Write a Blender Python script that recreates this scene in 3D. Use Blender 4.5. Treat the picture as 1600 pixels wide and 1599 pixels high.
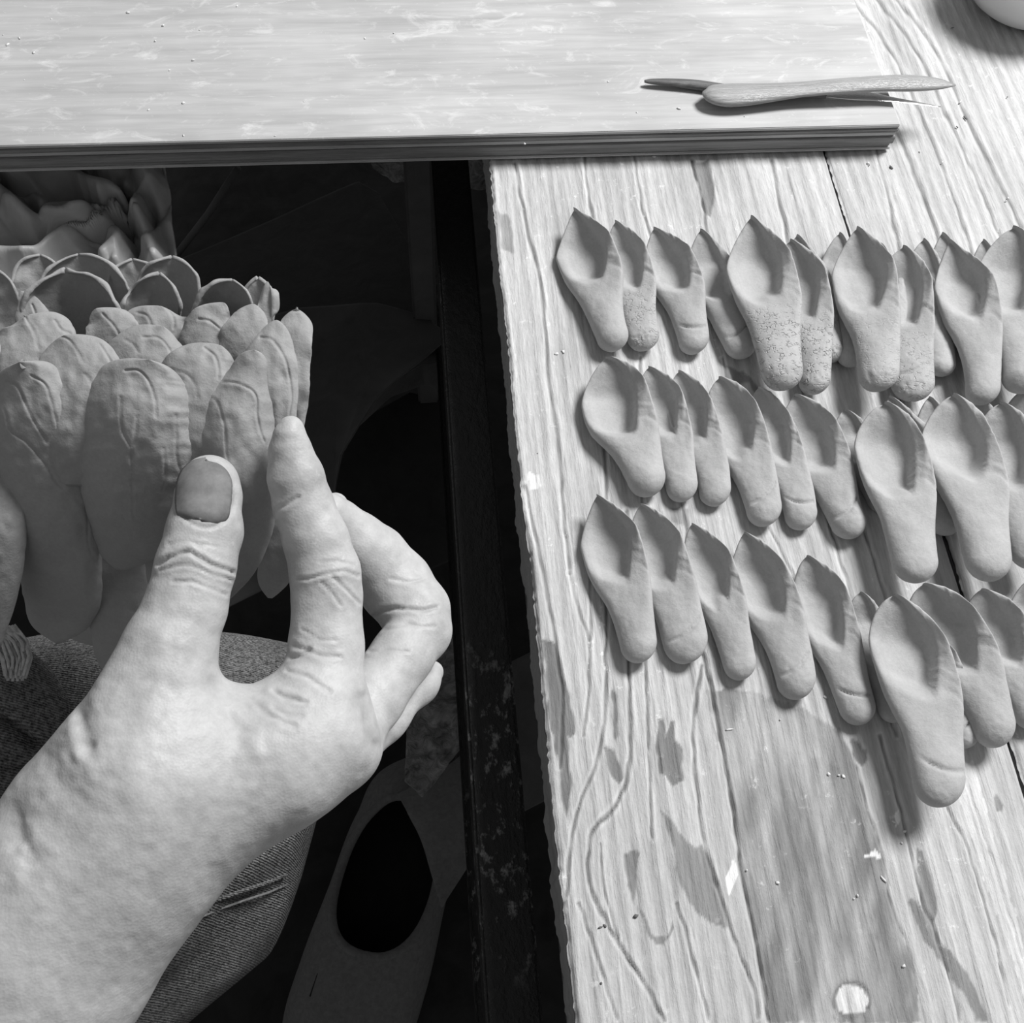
import bpy, bmesh, math, random
import numpy as np
from mathutils import Matrix, Vector
random.seed(4)
sc = bpy.context.scene
for o in list(bpy.data.objects): bpy.data.objects.remove(o)
# ------------------------------------------------------------------ camera
F = 1600.0; H = 0.4
def nrm(v): v = np.array(v, float); return v/np.linalg.norm(v)
d1 = nrm((-284, 3032, -F)); d2 = nrm((20450, (284*20450-F*F)/3032, -F)); dz = np.cross(d2, d1)
M = np.stack([d2, d1, dz])                      # camera frame -> world
cam = bpy.data.cameras.new('camera'); cam.sensor_width = 36; cam.sensor_fit = 'HORIZONTAL'; cam.lens = 36*F/1600
cam.clip_start = .01; cam.clip_end = 50
co = bpy.data.objects.new('camera', cam); sc.collection.objects.link(co)
m4 = Matrix([[*M[i], 0] for i in range(3)]+[[0, 0, 0, 1]]); m4.translation = (0, 0, H); co.matrix_world = m4
sc.camera = co
# ------------------------------------------------------------------ world, lamps, exposure
w = bpy.data.worlds.new('world'); sc.world = w; w.use_nodes = True
w.node_tree.nodes['Background'].inputs[0].default_value = (1, 1, 1, 1)
w.node_tree.nodes['Background'].inputs[1].default_value = 0.22
def area(name, loc, target, size, power):
    l = bpy.data.lights.new(name, 'AREA'); l.shape = 'DISK'; l.size = size; l.energy = power
    o = bpy.data.objects.new(name, l); sc.collection.objects.link(o); o.location = loc
    o.rotation_euler = (Vector(target)-Vector(loc)).to_track_quat('-Z', 'Y').to_euler(); return o
area('ceiling_lamp', (0.98, 0.85, 1.45), (0.1, .25, 0), .58, 44)
sc.view_settings.view_transform = 'Standard'; sc.view_settings.look = 'None'
sc.view_settings.gamma = 1; sc.view_settings.use_curve_mapping = False; sc.view_settings.exposure = 0.0

# ------------------------------------------------------------------ helpers
def ray(px, py): return M@np.array([(px-800)/F, -(py-799.5)/F, -1.0])
def P(px, py, z=0.0):                            # point on the horizontal plane at height z
    r = ray(px, py); t = (z-H)/r[2]; return r*t+np.array([0, 0, H])
def camw(pc): return pc@M.T+np.array([0, 0, H])   # camera frame (x,y,-depth) -> world, Nx3
def C(px, py, d):                                # arrays: point at axial distance d
    px = np.asarray(px, float); py = np.asarray(py, float); d = np.asarray(d, float)
    return camw(np.stack([(px-800)/F*d, -(py-799.5)/F*d, -d], -1))
def proj(pw):
    c = (pw-np.array([0, 0, H]))@M; return 800-c[..., 0]/c[..., 2]*F, 799.5+c[..., 1]/c[..., 2]*F
def sst(a, b, x): t = np.clip((x-a)/(b-a), 0, 1); return t*t*(3-2*t)
def hsh(ix, iy, iz, seed):
    h = (ix.astype(np.uint32)*np.uint32(374761393)+iy.astype(np.uint32)*np.uint32(668265263)+iz.astype(np.uint32)*np.uint32(2147483647 & 1274126177)+np.uint32(seed*7919+13))
    h = (h ^ (h >> np.uint32(13)))*np.uint32(1274126177); h = h ^ (h >> np.uint32(16))
    return (h & np.uint32(0xffff)).astype(float)/65535*2-1
def noise(p, seed=0):
    p = np.asarray(p, float); i = np.floor(p).astype(np.int64); f = p-i; f = f*f*(3-2*f); r = 0
    for dx in (0, 1):
        for dy in (0, 1):
            for dz_ in (0, 1):
                wgt = (f[..., 0] if dx else 1-f[..., 0])*(f[..., 1] if dy else 1-f[..., 1])*(f[..., 2] if dz_ else 1-f[..., 2])
                r = r+wgt*hsh(i[..., 0]+dx, i[..., 1]+dy, i[..., 2]+dz_, seed)
    return r
def fbm(p, seed=0, n=3): return sum(noise(p*2**k+k*17.3, seed+k)*.5**k for k in range(n))
def dseg(x, y, pl):                              # distance to a polyline, 2-D
    d = np.full(x.shape, 1e9)
    for (ax, ay), (bx, by) in zip(pl[:-1], pl[1:]):
        vx, vy = bx-ax, by-ay; t = np.clip(((x-ax)*vx+(y-ay)*vy)/(vx*vx+vy*vy+1e-12), 0, 1)
        d = np.minimum(d, np.hypot(x-ax-t*vx, y-ay-t*vy))
    return d
def inpoly(x, y, pl):
    c = np.zeros(x.shape, bool); n = len(pl)
    for i in range(n):
        (ax, ay), (bx, by) = pl[i], pl[i-1]
        if ay == by: continue
        c ^= ((ay > y) != (by > y)) & (x < (bx-ax)*(y-ay)/(by-ay)+ax)
    return c
def interp(tab, s):
    """smooth monotone-ish interpolation through rows (s, v...)"""
    tab = np.array(tab, float); xs = tab[:, 0]; out = []
    for k in range(1, tab.shape[1]):
        ys = tab[:, k]; dd = np.gradient(ys, xs); i = np.clip(np.searchsorted(xs, s)-1, 0, len(xs)-2)
        h = xs[i+1]-xs[i]; t = (s-xs[i])/h
        out.append((2*t**3-3*t*t+1)*ys[i]+(t**3-2*t*t+t)*h*dd[i]+(-2*t**3+3*t*t)*ys[i+1]+(t**3-t*t)*h*dd[i+1])
    return out
def link(o, parent=None):
    sc.collection.objects.link(o)
    if parent: o.parent = parent
    return o
def wloc(o):
    l = np.zeros(3)
    while o: l = l+np.array(o.location); o = o.parent
    return l
def mk(name, V, faces, mat, parent=None, origin=None, smooth=True, attr=None):
    V = np.asarray(V, float)
    if parent is not None: base = wloc(parent); loc = (0, 0, 0)
    else:
        base = np.array(origin) if origin is not None else np.array([*V[:, :2].mean(0), V[:, 2].min()]); loc = tuple(base)
    me = bpy.data.meshes.new(name); faces = np.asarray(faces)
    if faces.ndim == 2 and faces.dtype != object:
        n, k = faces.shape
        me.vertices.add(len(V)); me.vertices.foreach_set('co', (V-base).astype(np.float32).ravel())
        me.loops.add(n*k); me.loops.foreach_set('vertex_index', faces.astype(np.int32).ravel())
        me.polygons.add(n); me.polygons.foreach_set('loop_start', np.arange(0, n*k, k, dtype=np.int32))
    else: me.from_pydata((V-base).tolist(), [], [list(f) for f in faces])
    me.update(calc_edges=True); me.validate()
    if smooth: me.polygons.foreach_set('use_smooth', np.ones(len(me.polygons), bool))
    for k, v in (attr or {}).items():
        a = me.attributes.new(k, 'FLOAT', 'POINT'); a.data.foreach_set('value', np.asarray(v, np.float32))
    me.materials.append(mat); o = bpy.data.objects.new(name, me); o.location = loc
    return link(o, parent)
def empty(name, loc):
    o = bpy.data.objects.new(name, None); o.location = loc; o.empty_display_size = .02; return link(o)
def tag(o, label=None, cat=None, group=None, kind=None):
    for k, v in (('label', label), ('category', cat), ('group', group), ('kind', kind)):
        if v: o[k] = v
    return o
def gridf(n, m, off=0, flip=False, wrap=False):
    i, j = np.meshgrid(np.arange(n-1), np.arange(m if wrap else m-1), indexing='ij'); i = i.ravel(); j = j.ravel(); j2 = (j+1) % m
    f = np.stack([i*m+j, (i+1)*m+j, (i+1)*m+j2, i*m+j2], 1)+off
    return f[:, ::-1] if flip else f
def gnormals(G):
    a = np.gradient(G, axis=0); b = np.gradient(G, axis=1); n = np.cross(a, b)
    return n/(np.linalg.norm(n, axis=-1, keepdims=True)+1e-12)
def shell(name, G, th, mat, parent=None, attr=None, flip=False, origin=None):
    """closed shell: G (n,m,3) front grid, th (n,m) thickness towards the back; edges joined"""
    n, m = G.shape[:2]; N = gnormals(G)*(-1 if flip else 1); B = G-N*th[..., None]
    V = np.concatenate([G.reshape(-1, 3), B.reshape(-1, 3)]); k = n*m
    f1 = gridf(n, m, 0, flip); f2 = gridf(n, m, k, not flip); idx = np.arange(k).reshape(n, m)
    rim = np.concatenate([idx[:, 0], idx[-1, 1:], idx[-2::-1, -1], idx[0, -2:0:-1]]); r2 = np.roll(rim, -1)
    f3 = np.stack([rim, rim+k, r2+k, r2], 1)
    if not flip: f3 = f3[:, ::-1]
    at = {a: np.concatenate([v.ravel(), v.ravel()]) for a, v in (attr or {}).items()}
    o = mk(name, V, np.concatenate([f1, f2, f3]), mat, parent, origin, attr=at)
    bm = bmesh.new(); bm.from_mesh(o.data); bmesh.ops.recalc_face_normals(bm, faces=bm.faces); bm.to_mesh(o.data); bm.free()
    return o
def box(name, a, b, mat, parent=None, bevel=0.0, jit=0):
    bm = bmesh.new(); bmesh.ops.create_cube(bm, size=1)
    a = np.array(a, float); b = np.array(b, float); c = (a+b)/2; s = b-a
    for v in bm.verts: v.co = Vector(c)+Vector((v.co.x*s[0], v.co.y*s[1], v.co.z*s[2]))
    if bevel: bmesh.ops.bevel(bm, geom=bm.edges[:], offset=bevel, segments=2, affect='EDGES')
    V = np.array([v.co[:] for v in bm.verts]); fs = [[v.index for v in f.verts] for f in bm.faces]; bm.free()
    fo = np.empty(len(fs), object)
    for i, f in enumerate(fs): fo[i] = f
    return mk(name, V, fo, mat, parent, smooth=False)
def tube(name, pts, rad, mat, parent=None, seg=10, flat=1.0, up=(0, 0, 1), origin=None, cap=True, sub=1):
    pts = np.array(pts, float); rad = np.array(rad, float)*np.ones(len(pts)); n = len(pts)
    T = np.gradient(pts, axis=0); T /= np.linalg.norm(T, axis=1, keepdims=True)+1e-12
    S = np.cross(T, np.array(up)); S /= np.linalg.norm(S, axis=1, keepdims=True)+1e-12; U = np.cross(S, T)
    a = np.linspace(0, 2*np.pi, seg, endpoint=False)
    G = pts[:, None]+rad[:, None, None]*(np.cos(a)[None, :, None]*S[:, None]+flat*np.sin(a)[None, :, None]*U[:, None])
    V = np.concatenate([G.reshape(-1, 3), pts[:1], pts[-1:]]); f = gridf(n, seg, wrap=True).tolist(); c = n*seg
    f += [[c, j, (j+1) % seg] for j in range(seg)]+[[c+1, (n-1)*seg+(j+1) % seg, (n-1)*seg+j] for j in range(seg)]
    fo = np.empty(len(f), object)
    for i, q in enumerate(f): fo[i] = q
    return mk(name, V, fo, mat, parent, origin)
# ------------------------------------------------------------------ materials
def mat(name, col, rough=.6, spec=.3, nodes=None, metal=0.0):
    m = bpy.data.materials.new(name); m.use_nodes = True; b = m.node_tree.nodes['Principled BSDF']
    b.inputs['Base Color'].default_value = (col, col, col, 1); b.inputs['Roughness'].default_value = rough
    b.inputs['Specular IOR Level'].default_value = spec; b.inputs['Metallic'].default_value = metal
    if nodes: nodes(m.node_tree, b)
    return m
class NT:
    def __init__(s, t, b): s.t = t; s.b = b
    def n(s, ty, ins=None, **kw):
        x = s.t.nodes.new(ty)
        for k, v in kw.items(): setattr(x, k, v)
        for k, v in (ins or {}).items():
            if isinstance(v, bpy.types.NodeSocket): s.t.links.new(v, x.inputs[k])
            else: x.inputs[k].default_value = v
        return x
    def coord(s, scale=(1, 1, 1), rot=(0, 0, 0)):
        g = s.n('ShaderNodeNewGeometry'); return s.n('ShaderNodeMapping', {'Vector': g.outputs['Position'], 'Scale': scale, 'Rotation': rot}).outputs[0]
    def noise(s, vec, scale, detail=4, rough=.6, dist=0): return s.n('ShaderNodeTexNoise', {'Vector': vec, 'Scale': scale, 'Detail': detail, 'Roughness': rough, 'Distortion': dist}).outputs['Fac']
    def rng(s, v, a, b, c, d): return s.n('ShaderNodeMapRange', {0: v, 1: a, 2: b, 3: c, 4: d}).outputs[0]
    def m(s, op, a, b=0.0): return s.n('ShaderNodeMath', {0: a, 1: b}, operation=op).outputs[0]
    def attr(s, name): return s.n('ShaderNodeAttribute', attribute_name=name).outputs['Fac']
    def col(s, v):
        s.t.links.new(s.n('ShaderNodeCombineColor', {0: v, 1: v, 2: v}).outputs[0], s.b.inputs['Base Color'])
    def bump(s, h, dist, strength=1.0, prev=None):
        ins = {'Height': h, 'Distance': dist, 'Strength': strength}
        if prev is not None: ins['Normal'] = prev
        return s.n('ShaderNodeBump', ins).outputs[0]
    def normal(s, n): s.t.links.new(n, s.b.inputs['Normal'])
def clay_nodes(base, crackle):
    def f(t, b):
        k = NT(t, b); c = k.coord()
        n1 = k.noise(c, 60, 4); n2 = k.noise(c, 900, 3)
        k.col(k.m('MULTIPLY', k.rng(n1, .3, .7, base*.93, base*1.07), k.rng(n2, .3, .7, .95, 1.05)))
        nm = k.bump(k.noise(c, 700, 5, .7), .00035, .7)
        if crackle:
            cr = k.attr('crack')
            v = k.n('ShaderNodeTexVoronoi', {'Vector': k.n('ShaderNodeMapping', {'Vector': k.noise_vec(c) if False else c, 'Scale': (1, 1.7, 1), 'Rotation': (0, 0, .5)}).outputs[0], 'Scale': 420.0}, feature='DISTANCE_TO_EDGE').outputs['Distance']
            vv = k.m('MULTIPLY', k.m('MULTIPLY', k.m('SUBTRACT', 1.0, k.rng(v, 0, .16, 0, 1)), k.rng(k.noise(c, 330, 3), .5, .6, 0, 1)), cr)
            nm = k.bump(k.m('SUBTRACT', 1.0, vv), .0006, .8, nm)
        k.normal(nm)
    return f
CLAY = mat('dry_clay', .3, .75, .2, clay_nodes(.46, True))
WET = mat('damp_clay', .25, .62, .3, clay_nodes(.34, False))
def wood_nodes(t, b):
    k = NT(t, b); c = k.attr('tone'); g = k.coord((1, .05, 1)); g2 = k.coord((1, .13, 1))
    a = k.noise(g, 260, 5, .65, .4); e = k.noise(g2, 900, 4, .7); fl = k.noise(k.coord(), 170, 6, .75); st = k.noise(k.coord((1, .4, 1)), 28, 4)
    v = k.m('MULTIPLY', c, k.rng(a, .3, .7, .86, 1.1)); v = k.m('MULTIPLY', v, k.rng(e, .3, .7, .86, 1.12)); v = k.m('MULTIPLY', v, k.rng(st, .3, .7, .86, 1.1))
    v = k.m('ADD', v, k.m('MULTIPLY', k.rng(fl, .6, .67, 0, .28), k.rng(st, .45, .6, 0, 1)))
    k.col(v); n1 = k.bump(a, .0012, .55); n2 = k.bump(e, .0005, .8, n1); k.normal(k.bump(fl, .0006, .5, n2))
WOOD = mat('weathered_wood', .6, .7, .25, wood_nodes)
def board_nodes(t, b):
    k = NT(t, b); g = k.coord((.07, 1, 1)); a = k.noise(g, 300, 5, .6, .3); a2 = k.noise(g, 70, 4, .6, .6); f = k.noise(k.coord((.5, 1, 1), (0, 0, .2)), 75, 7, .72, 1.2); sm = k.noise(k.coord(), 14, 3)
    v = k.m('MULTIPLY', k.rng(a, .3, .7, .44, .53), k.rng(a2, .3, .7, .86, 1.12)); v = k.m('MULTIPLY', v, k.rng(sm, .3, .7, .9, 1.1))
    v = k.m('ADD', v, k.rng(f, .55, .72, 0, .2)); fine = k.noise(k.coord((.6, 1, 1), (0, 0, -.5)), 190, 6, .7, 2.0)
    v = k.m('ADD', v, k.rng(fine, .62, .68, 0, .1))
    k.col(v); k.normal(k.bump(a, .0003, .5))
BOARD = mat('plywood_face', .5, .55, .35, board_nodes)
def ply_nodes(lo, hi):
    def f(t, b):
        k = NT(t, b); a = k.noise(k.coord((.04, 1, 1)), 500, 5, .7); k.col(k.rng(a, .3, .7, lo, hi)); k.normal(k.bump(a, .0008, .8))
    return f
PLYD = mat('plywood_core', .15, .8, .2, ply_nodes(.16, .34)); PLYL = mat('plywood_glue_layer', .4, .8, .2, ply_nodes(.36, .6))
def skin_nodes(t, b):
    k = NT(t, b); c = k.coord(); n = k.noise(c, 90, 5, .65); n2 = k.noise(c, 420, 4, .7); tn = k.attr('tone')
    v = k.m('MULTIPLY', k.rng(n, .3, .7, .42, .55), tn); v = k.m('MULTIPLY', v, k.rng(n2, .3, .7, .93, 1.06))
    v = k.m('ADD', v, k.m('MULTIPLY', k.rng(k.noise(c, 260, 5, .7), .6, .72, 0, .22), k.attr('dust')))
    k.col(v); vo = k.n('ShaderNodeTexVoronoi', {'Vector': c, 'Scale': 1300.0}).outputs['Distance']
    k.normal(k.bump(vo, .00012, .4, k.bump(n2, .0002, .4)))
    b.inputs['Subsurface Weight'].default_value = .12; b.inputs['Subsurface Radius'].default_value = (.004, .004, .004)
SKIN = mat('skin', .58, .5, .35, skin_nodes)
NAIL = mat('clay_stained_nail', .2, .62, .25, lambda t, b: (lambda k: k.col(k.rng(k.noise(k.coord(), 120, 5, .7), .3, .7, .12, .24)))(NT(t, b)))
def denim_nodes(t, b):
    k = NT(t, b); c = k.coord((1, 1, 1), (0, 0, .25)); wv = k.n('ShaderNodeTexWave', {'Vector': c, 'Scale': 300.0, 'Distortion': 3.0, 'Detail': 3.0, 'Detail Scale': 2.0}, bands_direction='Y').outputs['Fac']
    n = k.noise(k.coord((1, .6, 1)), 700, 4, .8); br = k.noise(k.coord(), 12, 3)
    v = k.m('MULTIPLY', k.m('ADD', k.m('MULTIPLY', wv, .5), k.rng(n, .4, .62, .1, .9)), k.rng(br, .3, .7, .17, .34)); k.col(v)
    k.normal(k.bump(k.m('ADD', wv, n), .0011, .9))
DENIM = mat('blue_denim', .2, .9, .1, denim_nodes)
def soft(name, lo, hi, sc_=40, rough=.8, bump=.002, spec=.2, dist=.5):
    def f(t, b):
        k = NT(t, b); n = k.noise(k.coord(), sc_, 5, .6, dist); k.col(k.rng(n, .3, .7, lo, hi)); k.normal(k.bump(n, bump, .8))
    return mat(name, (lo+hi)/2, rough, spec, f)
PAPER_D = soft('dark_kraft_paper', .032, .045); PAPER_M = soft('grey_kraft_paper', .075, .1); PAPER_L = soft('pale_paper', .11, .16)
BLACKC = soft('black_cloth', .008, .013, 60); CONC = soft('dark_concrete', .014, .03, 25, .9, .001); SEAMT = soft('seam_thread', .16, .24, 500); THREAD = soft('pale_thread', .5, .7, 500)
CLOTHL = soft('crumpled_plastic', .33, .46, 30, .45, .002, .4); CANVAS = soft('pale_canvas', .1, .14, 200, .9, .0006)
PLAST = soft('clear_plastic_bag', .06, .3, 75, .3, .005, .5, 1.5)
def rust_nodes(t, b):
    k = NT(t, b); n = k.noise(k.coord((1, .6, 1)), 160, 5, .7); sx = k.n('ShaderNodeSeparateXYZ', {0: k.coord()}).outputs[1]; z = k.m('MULTIPLY', k.rng(sx, .02, .05, 0, 1), k.rng(sx, .19, .14, 0, 1)); v = k.m('MULTIPLY', k.rng(n, .54, .66, 0, .22), z); k.col(k.m('ADD', v, .008)); k.normal(k.bump(n, .002, .8))
STEEL = mat('flaking_black_steel', .01, .45, .4, rust_nodes)
TOOLW = mat('polished_tool_wood', .4, .3, .5, ply_nodes(.24, .42)); TOOLD = mat('dark_handle_wood', .12, .4, .4, ply_nodes(.07, .2))
METAL = mat('bright_blade', .75, .22, .5, metal=.9); CERAM = mat('white_glaze', .72, .2, .5); CRUMB = mat('dry_clay_crumbs', .75, .9, .1); CRUMBD = mat('dark_clay_crumbs', .15, .9, .1)

# ------------------------------------------------------------------ floor and table
XL, XS, YB, BT = .041, .228, .4252, .0185       # table's left edge, plank joint, board front edge, board top
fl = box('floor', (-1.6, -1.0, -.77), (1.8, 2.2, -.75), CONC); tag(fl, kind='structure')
table = tag(empty('work_table', (.4, .45, -.75)), 'weathered whitewashed plank worktable carrying rows of clay petals', 'table')
G = {  # grain cracks traced along the planks: (points, depth mm, width mm, tone)
 'a': ([(805,255),(822,350),(845,446),(857,583),(870,680),(880,800),(890,896)], .9, .9, .5),
 'b': ([(890,896),(905,960),(920,1000),(919,1080),(911,1150)], .6, .8, .6),
 'c': ([(945,700),(948,900),(947,1000),(941,1157),(907,1255),(889,1337),(886,1400)], .9, .9, .5),
 'd': ([(980,800),(982,1037),(984,1187),(963,1255),(926,1300),(919,1337),(924,1393),(952,1449),(990,1513),(1016,1554),(1038,1596)], 1.2, 1.1, .45),
 'e': ([(1000,560),(1008,1037),(1014,1187),(1016,1262),(1020,1311)], .9, .8, .5),
 'f': ([(937,1318),(941,1375),(955,1430),(967,1468)], .6, .7, .6),
 'g': ([(1063,786),(1070,815),(1095,1000),(1102,1030),(1117,1101),(1132,1187),(1147,1270),(1158,1356),(1173,1431),(1188,1506),(1200,1596)], 1.3, .9, .35),
 'h': ([(1098,1040),(1083,1131),(1089,1232),(1102,1318),(1121,1386),(1147,1468),(1177,1543),(1185,1590)], 1.0, .9, .5),
 'i': ([(1057,1412),(1080,1487),(1106,1592)], .9, .9, .5),
 'j': ([(904,1412),(934,1498),(964,1592)], .7, .9, .55),
 'k': ([(915,245),(918,300),(930,360)], .7, .8, .6), 'l': ([(990,245),(1005,330),(1020,380)], .6, .8, .65), 'm': ([(1205,250),(1222,330),(1235,400)], .8, .9, .6),
 'n': ([(1374,1150),(1397,1229),(1416,1299),(1439,1403),(1458,1445),(1481,1521),(1500,1597)], .8, .9, .5),
 'o': ([(1340,1198),(1357,1271),(1377,1330),(1394,1417),(1419,1481),(1433,1554)], .5, .7, .7),
 'p': ([(1481,1262),(1512,1330),(1537,1408),(1554,1470),(1576,1571)], .7, .8, .55),
 'q': ([(1503,1206),(1537,1307),(1576,1431),(1596,1500)], .7, .8, .55),
 'r': ([(930,820),(925,860),(922,1000)], .5, .8, .7), 's': ([(1240,560),(1290,760),(1300,830),(1400,1150)], .7, .8, .6), 't': ([(1130,560),(1175,760),(1240,900)], .5, .7, .7),
 'u': ([(820,760),(850,900),(868,1010),(880,1100),(876,1200)], .7, .9, .6), 'v': ([(1080,250),(1100,330),(1112,400)], .5, .7, .7),
 'w': ([(1340,800),(1390,960),(1420,1100)], .6, .8, .6)}
for i, (x0, x1) in enumerate([(1352,1430),(1392,1500),(1440,1545),(1480,1600),(1510,1640)]):
    G['x%d' % i] = ([(x0-190,-90),(x0-60,60),(x0,180),((x0+x1)/2-5,300),(x1-20,410)], .5, 1.0, .55)
ST = [([(1027,1124),(1036,1122),(1040,1150),(1046,1126),(1054,1128),(1052,1155),(1064,1170),(1067,1220),(1052,1229),(1040,1213),(1030,1214),(1026,1180)], .42),
 ([(956,1075),(961,1078),(964,1120),(967,1150),(963,1160),(958,1130)], .42), ([(941,1166),(955,1170),(965,1180),(972,1215),(966,1226),(954,1210),(946,1190)], .42),
 ([(1030,1262),(1050,1282),(1068,1310),(1085,1330),(1098,1318),(1112,1350),(1130,1400),(1140,1450),(1120,1450),(1085,1420),(1060,1380),(1052,1330),(1040,1290)], .55),
 ([(972,1335),(985,1325),(1000,1330),(995,1370),(992,1410),(1005,1425),(1020,1460),(1040,1465),(1050,1440),(1052,1455),(1035,1478),(1015,1470),(1000,1425),(980,1385)], .5),
 ([(1102,1080),(1150,1075),(1200,1090),(1260,1110),(1310,1140),(1340,1198),(1357,1271),(1377,1330),(1394,1417),(1419,1481),(1433,1554),(1440,1599),(1205,1599),(1188,1506),(1158,1356),(1132,1187)], .46),
 ([(1262,1180),(1310,1200),(1350,1290),(1375,1400),(1385,1480),(1350,1460),(1310,1330)], .8),
 ([(848,1000),(870,1010),(880,1060),(893,1100),(899,1150),(885,1150),(893,1230),(885,1280),(872,1200),(858,1120)], .38),
 ([(862,1440),(872,1430),(880,1500),(893,1560),(900,1599),(895,1599),(880,1560)], .6),
 ([(1080,250),(1108,250),(1114,268),(1115,315),(1110,340),(1102,338),(1095,300),(1083,270)], .45),
 ([(1430,1327),(1440,1329),(1455,1370),(1463,1400),(1463,1425),(1458,1440),(1468,1472),(1495,1500),(1525,1545),(1545,1597),(1525,1597),(1510,1560),(1480,1520),(1445,1470),(1430,1440),(1417,1405),(1424,1402),(1440,1420),(1438,1385)], .48),
 ([(1545,1368),(1556,1372),(1572,1400),(1582,1440),(1575,1446),(1560,1430),(1549,1400)], .5),
 ([(1328,1160),(1340,1156),(1354,1172),(1355,1190),(1345,1197),(1332,1180)], .45), ([(1552,1248),(1560,1246),(1568,1260),(1566,1270),(1556,1268)], .5),
 ([(1135,570),(1170,590),(1210,620),(1200,640),(1170,600),(1145,600)], .5), ([(1045,790),(1075,795),(1080,830),(1050,815)], .6),
 ([(778,330),(800,345),(805,395),(785,390)], .62)]
LT = [([(1143,1345),(1152,1350),(1156,1370),(1148,1385),(1140,1398),(1136,1375)], .95), ([(1350,1338),(1365,1325),(1376,1333),(1375,1342),(1362,1338)], .95),
 ([(1305,1565),(1312,1545),(1328,1538),(1348,1545),(1356,1562),(1350,1580),(1330,1588),(1312,1582)], .72),
 ([(1480,1195),(1520,1190),(1600,1480),(1600,1560)], .72), ([(1396,1270),(1402,1268),(1404,1285),(1398,1290)], .9), ([(822,740),(845,742),(850,760),(828,770)], .85)]
def smooth_pl(pl):
    if len(pl) < 3: return pl
    a = np.array(pl, float); tt = np.arange(len(a)); x, y = interp(np.column_stack([tt, a]), np.linspace(0, len(a)-1, 5*len(a))); return list(zip(x, y))
def plank(xa, xb, ya, yb, step, zoff, seed, dense):
    xs = np.arange(xa, xb+1e-6, step); xs = np.unique(np.concatenate([xs, [xb]]))
    yd = np.arange(dense[0], dense[1], step*1.5); ys = np.concatenate([np.arange(ya, dense[0], .01), yd, np.arange(dense[1]+.005, yb, .012), [yb]])
    X, Y = np.meshgrid(xs, ys, indexing='ij'); px, py = proj(np.stack([X, Y, X*0], -1))
    q = np.stack([X*55, Y*4.5, X*0+seed], -1); wob = noise(q, seed)
    rid = np.sin((X*900+6*noise(np.stack([X*12, Y*3, X*0], -1), seed+3)))
    Z = .00016*rid+.00025*noise(np.stack([X*500, Y*25, X*0], -1), seed+5)+.00035*wob+.00018*noise(np.stack([X*1100, Y*60, X*0], -1), seed+8)
    T = .555+.04*rid+.05*wob+.05*fbm(np.stack([X*90, Y*14, X*0], -1), seed+9)
    jx = px+2.8*noise(np.stack([px/9, py/16, px*0], -1), 31); jy = py+4*noise(np.stack([px/9, py/16, px*0], -1), 37)
    for k, (pl, dep, wid, tone) in G.items():
        a = np.array(pl); mk_ = (px > a[:, 0].min()-9) & (px < a[:, 0].max()+9) & (py > a[:, 1].min()-9) & (py < a[:, 1].max()+9)
        if not mk_.any(): continue
        d = dseg(px[mk_]+2*noise(np.stack([px[mk_]/9, py[mk_]/25, py[mk_]*0], -1), 3), py[mk_], smooth_pl(pl))/3.9; vv = np.exp(-(d/(wid*.6))**2)*(.75+.25*noise(np.stack([py[mk_]/20, px[mk_]*0, px[mk_]*0], -1), 5))
        Z[mk_] -= dep*.0013*vv; T[mk_] *= 1-(1-tone*.6)*vv
        side = np.exp(-((d-1.5*wid)/(wid*.7))**2); Z[mk_] += .00015*side; T[mk_] += .1*side
    for pl, tone in ST:
        a = np.array(pl); mk_ = (px > a[:, 0].min()-9) & (px < a[:, 0].max()+9) & (py > a[:, 1].min()-9) & (py < a[:, 1].max()+9)
        if mk_.any():
            ins = inpoly(jx[mk_], jy[mk_], pl); dd = dseg(jx[mk_], jy[mk_], pl+pl[:1]); f = np.where(ins, np.clip(.5+dd/2.5, 0, 1), np.clip(.5-dd/2.5, 0, 1))
            if tone in (.46, .8): f = f*(.75+.35*np.clip(fbm(np.stack([px[mk_]/30, py[mk_]/90, px[mk_]*0], -1), 12)*1.5, -1, .7))
            if tone == .46: f = f*(1-.75*np.exp(-((px[mk_]-1215)/50)**2-((py[mk_]-1150)/70)**2))
            T[mk_] *= 1-(1-tone)*np.clip(f, 0, 1)
            if tone < .455: Z[mk_] -= .0004*f
    for pl, tone in LT:
        ins = inpoly(jx, jy, pl); T = np.where(ins, tone-.06*rid, T)
    kd = np.hypot(px-1330, py-1565); T -= .2*np.exp(-((kd-29+3*wob)/2.2)**2)*(py < 1575); Z -= .0005*np.exp(-((kd-29)/3)**2)
    ed = X-xa; rag = fbm(np.stack([X*0, Y*23, X*0+seed], -1), 4, 5)
    wr = .0022+.0014*rag; Z -= np.where(ed < wr, .0016*(1-ed/wr)**2, 0)*1.2; T += np.where(abs(ed-wr) < .0008, .2*np.clip(noise(np.stack([X*0, Y*60, X*0], -1), 14), 0, 1), 0)
    ed2 = xb-X; wr2 = .0013+.0006*noise(np.stack([X*0, Y*110, X*0+seed], -1), 7); Z -= np.where(ed2 < wr2, .0016*(1-ed2/wr2)**2, 0)
    X = X+np.where(ed < .0007, .0007*rag+.0004*noise(np.stack([X*0, Y*500, X*0], -1), 9), 0)
    Gd = np.stack([X, Y, Z+zoff], -1); n, m = X.shape; B = Gd.copy()
    V = Gd.reshape(-1, 3); idx = np.arange(n*m).reshape(n, m); rim = np.concatenate([idx[:, 0], idx[-1, 1:], idx[-2::-1, -1], idx[0, -2:0:-1]])
    R = V[rim].copy(); lv = []
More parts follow.
